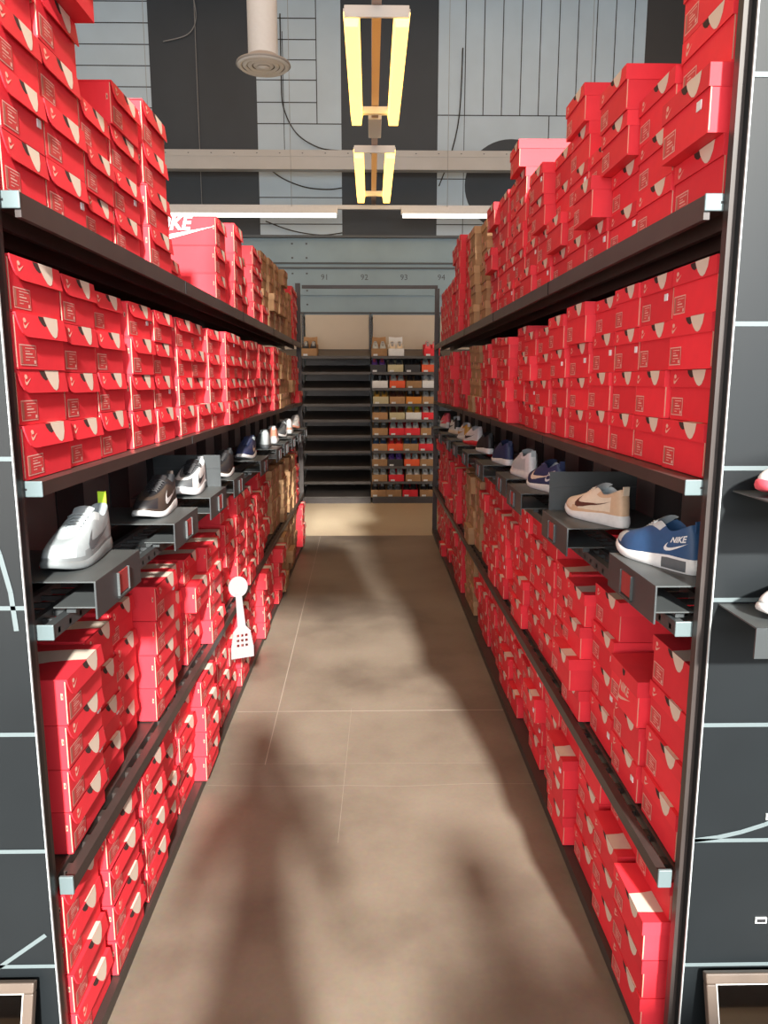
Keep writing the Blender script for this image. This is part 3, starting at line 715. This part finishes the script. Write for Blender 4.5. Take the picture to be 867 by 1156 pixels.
# ------------------------------------------------------------------ back shelving
def back_unit():
    t = thing('back_shelving', 'dark sloped wall shelving at the end of the aisle', 'shelving', (0, 10.1, 0))
    zs = [1.905-.2035*k for k in range(10)]
    for x0 in (-1.80, -.895, .01, .915):
        b = MB(); b.box((x0+.02, .25, 2.02), (x0+.875, .28, 2.47)); b.build('back_panel', 'backbeige', t)
        b = MB(); b.box((x0+.02, .25, .02), (x0+.875, .28, 2.02)); b.build('back_panel', 'rackdark', t)
        for z in zs:
            b = MB(); b.prism([(x0+.01, -.25, z-.022), (x0+.01, -.25, z+.012), (x0+.01, -.244, z+.012), (x0+.01, -.244, z-.004), (x0+.01, .245, z+.105), (x0+.01, .245, z+.085), (x0+.01, -.235, z-.022)], (.88, 0, 0))
            b.build('sloped_shelf', 'backshelf', t)
        b = MB(); b.box((x0+.01, -.27, .0), (x0+.89, .28, .06)); b.build('base', 'rackdark', t)
    for x in (-1.81, -.905, 0, .905, 1.80):
        b = MB(); b.box((x-.012, .20, .06), (x+.012, .248, 2.50)); p = b.build('upright', 'rackdark', t)
        b = MB()
        for k in range(12): b.box((x-.004, .197, 2.06+.036*k), (x+.004, .2, 2.075+.036*k))
        b.build('slot', 'panelline', p)
    return zs
zs = back_unit()
# simplified pair shoe used in the open boxes
def mini(mainc, solec, lacec):
    th, hi = .03, 1.0; NP = 20; PH = [2*PI*k/NP for k in range(NP)]
    mb = MB(); rows = [[surf(p, q/4, th, hi) for p in PH] for q in range(5)]
    mb.grid(rows, lambda i, k: 0); mb.add([Vector((p.x, p.y*.9, p.z-.01)) for p in rows[-1]], [tuple(range(NP))], 2)
    r0 = []; r1 = []
    for p in PH:
        B, s = base_pt(p, 1.05); r0.append(Vector((B.x, B.y, spring(s)))); r1.append(Vector((B.x, B.y, zsole(s, th))))
    mb.grid([r0, r1], 1); mb.add(r0, [tuple(range(NP))[::-1]], 1)
    up = mb.mesh('sneaker', [cm(mainc), cm(solec), cm('darkgrey')])
    la = MB()
    for i in range(4):
        u = .1+.2*i; x = LS*(.655-.30*u-.5); z = (.060+.060*u)*hi+.010
        la.tube([(x, -.022, z-.006), (x, 0, z), (x, .022, z-.006)], .004, 0, 5)
    return up, la.mesh('laces', [cm(lacec)])
MINI = {}
def mini_of(*a):
    if a not in MINI: MINI[a] = mini(*a)
    return MINI[a]
def open_box(cardm, tilt_lid):
    w, d, h, q = .200, .30, .105, .003
    b = MB(); b.box((-w/2, 0, 0), (w/2, d, q)); b.box((-w/2, 0, q), (w/2, q, h)); b.box((-w/2, d-q, q), (w/2, d, h)); b.box((-w/2, q, q), (-w/2+q, d-q, h)); b.box((w/2-q, q, q), (w/2, d-q, h))
    return b.mesh('open_shoe_box', [cardm])
OB = {}
ROWS = [
 [(.10,'kraft','grey','white','white'),(.32,'white_card','beige','white','white'),(.78,'red','pink','white','white')],
 [(.09,'black_card','purple','salmon','pink'),(.31,'olive_card','darkgrey','black','black'),(.53,'black_card','black','white','black'),(.75,'orangered_card','grey','white','grey')],
 [(.11,'white_card','black','black','black'),(.335,'orangered_card','lightgrey','white','grey'),(.55,'kraft','black','beige','black'),(.76,'white_card','white','grey','white')],
 [(.12,'olive_card','gold','darkgrey','black'),(.335,'kraft','brown','gold','brown'),(.55,'orange_card','black','white','white'),(.76,'kraft','grey','black','grey')],
 [(.11,'kraft','darkgrey','tan','black'),(.335,'olive_card','brown','darkgrey','brown'),(.55,'white_card','gold','black','neon'),(.76,'red','white','red','white')],
 [(.11,'kraft','darkgrey','white','white'),(.33,'red','lightgrey','white','white'),(.535,'red','white','salmon','white'),(.745,'kraft','grey','white','grey')],
 [(.105,'kraft','blue','white','white'),(.31,'orangered_card','red','red','white'),(.515,'kraft','blue','lightgrey','grey'),(.72,'red','lightgrey','white','white')],
 [(.105,'kraft','white','black','white'),(.31,'black_card','purple','navy','purple'),(.53,'orangered_card','lightgrey','white','lightgrey'),(.74,'kraft','white','brown','black')],
 [(.105,'kraft','grey','lightgrey','white'),(.325,'red','grey','white','lightgrey'),(.55,'kraft','white','gold','beige'),(.76,'kraft','white','tan','white')],
 [(.09,'kraft','black','white','white'),(.295,'kraft','darkgrey','grey','grey'),(.51,'red','black','white','black'),(.74,'kraft','black','beige','white')]]
CN = {'kraft': 'brown', 'white_card': 'white', 'olive_card': 'pale olive', 'orange_card': 'orange', 'black_card': 'black', 'orangered_card': 'orange-red', 'red': 'red'}
SNM = {'grey': 'grey', 'beige': 'cream', 'pink': 'pink', 'purple': 'purple', 'darkgrey': 'dark grey', 'black': 'black', 'lightgrey': 'light grey', 'gold': 'mustard', 'brown': 'dark brown', 'white': 'white', 'blue': 'blue', 'red': 'red'}
SLOPE = math.atan2(.109, .489)
def open_box_thing(x, z, card, sc_, so_, lc_, row, pos):
    if card not in OB: OB[card] = open_box(card, 0)
    r = link('open_shoe_box', OB[card], None, (x, 9.866, z+.0015)); r.rotation_euler = (SLOPE, 0, 0)
    tag(r, f'open {CN[card]} shoe box on the back shelving, {row}, {pos}', 'shoe box', 'open shoe boxes on the back shelving')
    lb = MB(); lb.poly([(-.075, -.0008, .012), (-.02, -.0008, .012), (-.02, -.0008, .036), (-.075, -.0008, .036)]); lb.build('size_label', 'white_card', r)
    b = MB(); b.grid([[Vector((-.096+.024*i, .004+.0365*j, .032+R.uniform(-.003, .003))) for i in range(9)] for j in range(9)], 0, closed=False); b.build('tissue_paper', 'paper', r)
    if card in ('white_card', 'kraft') and row.startswith('top'):
        b = MB(); b.prism([(-.09, .297, .1055), (.09, .297, .1055), (.09, .325, .20), (.0, .322, .19), (-.09, .325, .20)], (0, .004, 0)); b.build('raised_flap', card, r)
    up, la = mini_of(sc_, so_, lc_)
    for sg, wd in ((-1, 'left'), (1, 'right')):
        s = link('sneaker', up, None)
        q = Matrix.Rotation(SLOPE, 4, 'X'); off = q @ Vector((sg*.048, .140, .047))
        s.location = (x+off.x, 9.866+off.y, z+.0015+off.z); s.rotation_euler = (SLOPE, 0, 0)
        e = (Matrix.Rotation(SLOPE, 4, 'X') @ Matrix.Rotation(-PI/2, 4, 'Z') @ Matrix.Rotation(0, 4, 'Y')).to_euler(); s.rotation_euler = e
        s.scale = (.93, .92, 1.05)
        tag(s, f'{wd} {SNM[sc_]} shoe in box, back shelving {row}, {pos}', 'shoe', 'shoes in the open boxes on the back shelving')
        link('laces', la, s)
rown = ['top row']+[f'{ORD[k]} row down' for k in range(1, 9)]+['bottom row']
posn = ['first box from post', 'second box from post', 'third box from post', 'fourth box from post']
for k, row in enumerate(ROWS):
    for q, (x, card, a, b_, c) in enumerate(row):
        open_box_thing(x+.01, zs[k], card, a, b_, c, rown[k], posn[q] if not (k == 0 and q == 2) else 'behind right rack')
open_box_thing(-.79, zs[0], 'kraft', 'black', 'gold', 'white', 'top row of empty bay', 'alone')

# ------------------------------------------------------------------ overhead
b = MB()
b.box((-5, 10.58, 4.52), (5, 10.595, 4.60)); b.box((-5, 10.595, 4.52), (5, 10.70, 4.53)); b.box((-5, 10.70, 4.36), (5, 10.715, 4.60)); b.box((-5, 10.58, 4.36), (5, 10.70, 4.372))
b.box((-5,10.585,4.372),(5,10.59,4.52))
bm = tag(b.build('steel_beam', 'beam'), 'pale grey horizontal steel beam across the back wall', 'beam')
b = MB()
x = -4.8
while x < 4.9: b.box((x, 10.578, 4.555), (x+.018, 10.58, 4.565)); x += .3
b.build('bolt_hole', 'digit', bm)
# duct with round diffuser
t = thing('air_duct', 'white round ventilation duct with a flared grille, hanging left of lights', 'duct', (-1.04, 8, 4.62))
b = MB(); b.lathe([(.145,.06),(.145,HR-4.62)], (0,0,0)); b.lathe([(.150,.70),(.153,.71),(.150,.72)], (0,0,0)); b.build('pipe', 'duct', t)
b = MB(); b.lathe([(.145,.10),(.17,.06),(.262,.035),(.266,.02),(.255,.012)], (0,0,0)); d = b.build('diffuser', 'ductin', t)
b = MB()
for r in (.255,.205,.155,.10): b.lathe([(r,.014),(r-.02,-.004),(r-.045,.010)], (0,0,0))
b.lathe([(.06,.0),(.03,-.012),(.0,-.014)], (0,0,0)); b.build('ring', 'duct', d)
# lighting rail
XL_ = .045
rl = thing('lighting_rail', 'slim suspended lighting rail running above the middle of the aisle', 'rail', (XL_, 5, 3.95))
b = MB(); b.box((-.03,-6,-.03),(.03,5.6,.03)); b.build('track', 'railmetal', rl)
b = MB(); b.box((-.06,2.22,-.045),(.06,2.75,.05)); bevel(b.build('power_feed', 'lampwhite', rl), .006)
for y in (-4.5, -1.5, .8, 2.6, 5.2):
    for q in (-.02, .02): b = MB(); b.tube([(q,y,.03),(q,y,HR-3.95)], .004); b.build('suspension_wire', 'steelwire', rl)
def lamp(y0, y1, label):
    t = thing('hanging_tube_lamp', label, 'lamp', (XL_, (y0+y1)/2, 3.86), 0, 'twin lamps above the aisle')
    hl_ = (y1-y0)/2
    for sx in (-1, 1):
        b = MB(); b.box((sx*.160-.052, -hl_, .024), (sx*.160+.052, hl_, .045)); b.build('housing', 'lampwhite', t)
        b = MB(); b.prism([(sx*.160-.052, -hl_, .023), (sx*.160+.052, -hl_, .023), (sx*.160+.040, -hl_, -.06), (sx*.160-.040, -hl_, -.06)], (0, 2*hl_, 0)); b.build('tube', 'tube', t)
    for y in (-hl_-.02, hl_-.12):
        b = MB(); b.box((-.205, y, -.012), (.205, y+.02, .058)) if y < 0 else b.box((-.108, y, .0), (.108, y+.05, .058)); bevel(b.build('crossbar', 'lampwhite', t), .004)
    return t
lamp(5.19, 7.05, 'nearer twin warm tube lamp hanging over the aisle in view')
lamp(8.03, 9.95, 'farther twin warm tube lamp hanging over the aisle')
lamp(2.35, 4.2, 'twin warm tube lamp over the aisle above the frame edge')
lamp(-.5, 1.35, 'twin warm tube lamp over the aisle entrance')
for (x0, x1, nm) in ((-3.4, -.42, 'long pale tube light across the back wall, left of aisle lamps'), (.40, 3.4, 'long pale tube light across the back wall, right of aisle lamps')):
    t = thing('strip_light', nm, 'lamp', ((x0+x1)/2, 10.25, 3.75))
    w = (x1-x0)/2
    b = MB(); b.prism([(-w,-.055,-.02),(-w,-.045,.06),(-w,.03,.06),(-w,.055,-.02)], (2*w,0,0)); b.build('housing', 'duct', t)
    b = MB(); b.prism([(-w+.02,-.045,-.021),(-w+.02,-.035,-.06),(-w+.02,.035,-.06),(-w+.02,.045,-.021)], (2*w-.04,0,0)); b.build('tube', 'tubecool', t)
    for q in (-w*.6, w*.6): b = MB(); b.tube([(q,0,.06),(q,0,HR-3.75)], .003); b.build('suspension_wire', 'steelwire', t)
b = MB(); b.box((-3.4,10.29,3.80),(3.4,10.33,3.85)); tag(b.build('cable_tray', 'duct'), 'thin white tray above the tube lights on the back wall', 'tray')
# loose cables on the mural
def cable(pts, label, r=.008, m='wire'):
    b = MB(); P = [Vector((x, y, z)) for x, y, z in pts]; out = []
    for i in range(len(P)-1):
        p0, p1, p2, p3 = P[max(i-1,0)], P[i], P[i+1], P[min(i+2,len(P)-1)]
        for k in range(8):
            q = k/8; out.append(.5*((2*p1)+(-p0+p2)*q+(2*p0-5*p1+4*p2-p3)*q*q+(-p0+3*p1-3*p2+p3)*q**3))
    out.append(P[-1]); b.tube(out, r); tag(b.build('hanging_cable', m), label, 'cable')
yc = YW-.035
cable([(-1.19,yc,6.4),(-1.19,yc,5.65),(-1.17,yc,5.25),(-1.0,yc,4.92),(-.7,yc,4.74),(-.39,yc,4.70)], 'black cable looping down from beside the air duct')
cable([(-1.43,yc,4.50),(-1.2,yc,4.34),(-.9,yc,4.23),(-.6,yc,4.20),(-.39,yc,4.22)], 'black cable sagging just below the steel beam')
cable([(-1.45,yc,3.78),(-1.1,yc,3.66),(-.7,yc,3.60),(-.39,yc,3.63)], 'black cable sagging beneath the left tube light')
cable([(1.25,yc,6.0),(1.22,yc,5.2),(1.12,yc,4.7),(.95,yc,4.25)], 'black cable hanging beside the right edge of the middle dark band')
cable([(-2.35,yc,6.7),(-2.30,yc,6.35),(-2.42,yc,6.14),(-2.75,yc,6.05)], 'pale cable curling on the left dark band', .007, 'steelwire')
cable([(-2.32,yc,7.1),(-2.32,yc,3.95)], 'thin steel wire hanging straight down the left dark band', .006, 'steelwire')

# ------------------------------------------------------------------ people at the aisle mouth (their shadows reach the floor in view)
def person(label, loc, rz, ht, phone, cloth, bulk=1.):
    s = ht/1.75
    t = thing('person', label, 'person', loc, rz)
    def skin(name, joints, bones, m, sub=2):
        me = bpy.data.meshes.new(name); me.from_pydata([tuple(Vector(p)*s) for p, r in joints], bones, []); me.materials.append(M[m])
        o = link(name, me, t); md = o.modifiers.new('skin', 'SKIN'); md.use_smooth_shade = True
        sv = me.skin_vertices[0].data
        for i, (p, r) in enumerate(joints): sv[i].radius = (r*s, r*s)
        sv[0].use_root = True
        ss = o.modifiers.new('sub', 'SUBSURF'); ss.levels = sub; ss.render_levels = sub
        return o
    J = [((0,0,.98),.115), ((0,0,1.12),.11), ((0,.0,1.30),.125), ((0,0,1.42),.10), ((0,.0,1.50),.052), ((0,.02,1.58),.07), ((0,.015,1.67),.088), ((0,.01,1.73),.06)]
    J = [(p, r*(bulk if i < 4 else 1)) for i, (p, r) in enumerate(J)]
    Bn = [(0,1),(1,2),(2,3),(3,4),(4,5),(5,6),(6,7)]
    for sg in (-1, 1):
        o = len(J)
        if phone: arm = [((sg*.17,0,1.42),.058), ((sg*.24,.06,1.17),.045), ((sg*.09,.27,1.43),.034), ((sg*.06,.31,1.49),.026)]
        else: arm = [((sg*.18,0,1.42),.058), ((sg*.23,-.02,1.14),.045), ((sg*.24,.06,.90),.034), ((sg*.24,.08,.82),.026)]
        arm = [((p[0]*bulk, p[1], p[2]), r*bulk) for p, r in arm]; J += arm; Bn += [(3,o),(o,o+1),(o+1,o+2),(o+2,o+3)]
        h = Vector(arm[3][0]); d = (h-Vector(arm[2][0])).normalized(); sd_ = Vector((-sg,0,0)) if phone else Vector((0,1,0)); pal = len(J)-1
        for q, ln in enumerate((.060,.070,.066,.052)):
            bse = h+d*.05+Vector((0,0,1)).cross(d).normalized()*(.022-.015*q) if not phone else h+d*.05+Vector((sg*(.022-.015*q),0,0))
            k = len(J); tip = bse+d*ln*.6; J += [(tuple(bse),.010),(tuple(bse+d*ln*.5),.009),(tuple(bse+d*ln*.85+sd_*.012),.008)]; Bn += [(pal,k),(k,k+1),(k+1,k+2)]
        k = len(J); J += [(tuple(h+d*.02+sd_*.03),.011),(tuple(h+d*.05+sd_*.042),.009)]; Bn += [(pal,k),(k,k+1)]
        o = len(J)
        J += [((sg*.10,0,.90),.095), ((sg*.105,.02,.50),.06), ((sg*.105,-.02,.10),.042), ((sg*.11,.09,.04),.036), ((sg*.115,.15,.032),.028)]
        Bn += [(0,o),(o,o+1),(o+1,o+2),(o+2,o+3),(o+3,o+4)]
    skin('body', J, Bn, cloth)
    b = MB(); b.lathe([(.0,.11),(.055,.095),(.085,.05),(.098,.0),(.09,-.05)], (0,-.01,1.69*s), 0, 20); b.build('hair', 'hair', t)
    b = MB()
    b.tube([(0,.095*s,1.665*s),(0,.118*s,1.64*s)], .012); 
    b.build('nose', 'skin', t)
    return t
person('person in dark clothes with raised hands at the aisle mouth', (-.02, -.46, 0), 0, 1.72, True, 'cloth')
person('person in blue clothes standing beyond the right end panel', (.80, -1.35, 0), .2, 1.70, False, 'denim', 1.3)
t = thing('unseen_shade_stand', 'added unseen stand shading the right of the near floor', 'stand', (1.20, -1.85, 0))  # added out of view to widen the shade on the right floor
b = MB(); b.box((-.19, -.012, .06), (.19, .012, 1.75)); bevel(b.build('board', 'panel', t), .004)
b = MB(); b.box((-.2, -.16, 0), (.2, .16, .02)); b.box((-.02, -.02, .02), (.02, .02, .06)); b.build('foot_plate', 'steel', t)

t = thing('unseen_shade_banner', 'added unseen banner shading the far aisle floor', 'banner', (.45, -1, 2.85))  # added behind the camera so its shade darkens the far floor
b = MB(); b.box((-.5, -.01, 0), (.5, .01, 1.03)); b.build('board', 'wallgrey', t)
for q in (-.3, .3): b = MB(); b.tube([(q,0,1.03),(q,0,HR-2.85)], .003); b.build('suspension_wire', 'steelwire', t)

# ------------------------------------------------------------------ light, sky, camera
SC.world = bpy.data.worlds.new('World'); SC.world.use_nodes = True
bg = SC.world.node_tree.nodes['Background']; bg.inputs[0].default_value = (.80, .90, 1, 1); bg.inputs[1].default_value = .45
def light(name, kind, loc, rot, energy, color, **k):
    l = bpy.data.lights.new(name, kind); l.energy = energy; l.color = color
    for a, v in k.items(): setattr(l, a, v)
    o = bpy.data.objects.new(name, l); C.objects.link(o); o.location = loc; o.rotation_euler = rot; return o
sun = light('sun', 'SUN', (1, -5, 4), (0,0,0), 14, (1, .96, .88), angle=math.radians(2.8))
sun.rotation_euler = Vector((-.13, 1, -.46)).to_track_quat('-Z', 'Y').to_euler()
light('shopfront_daylight', 'AREA', (.6, -5.6, 3.0), (PI/2, 0, 0), 850, (.93, .97, 1), shape='RECTANGLE', size=9, size_y=3.8)
light('side_fill', 'AREA', (-3.6, -2.4, 1.2), Vector((1, .9, -.16)).to_track_quat('-Z', 'Y').to_euler(), 135, (1, .88, .76), shape='RECTANGLE', size=2.6, size_y=1.9)  # added fill from the front left, lifts the lower right boxes
light('ceiling_fill', 'AREA', (0, 4.5, 6.9), (0, 0, 0), 350, (1, .64, .40), shape='RECTANGLE', size=8, size_y=10)  # added warm overhead fill standing in for the hall's other lamps
cd = bpy.data.cameras.new('camera'); cd.sensor_fit = 'VERTICAL'; cd.sensor_height = 36; cd.sensor_width = 27; cd.lens = 847/1156*36; cd.clip_start = .02
co = bpy.data.objects.new('camera', cd); C.objects.link(co); co.location = (0, 0, 1.6)
co.rotation_euler = (PI/2-PITCH, 0, -math.atan(15/847.*math.cos(PITCH))); SC.camera = co
SC.view_settings.view_transform = 'Standard'; SC.view_settings.look = 'None'; SC.view_settings.exposure = 0
SC.cycles.max_bounces = 8; SC.cycles.use_denoising = True
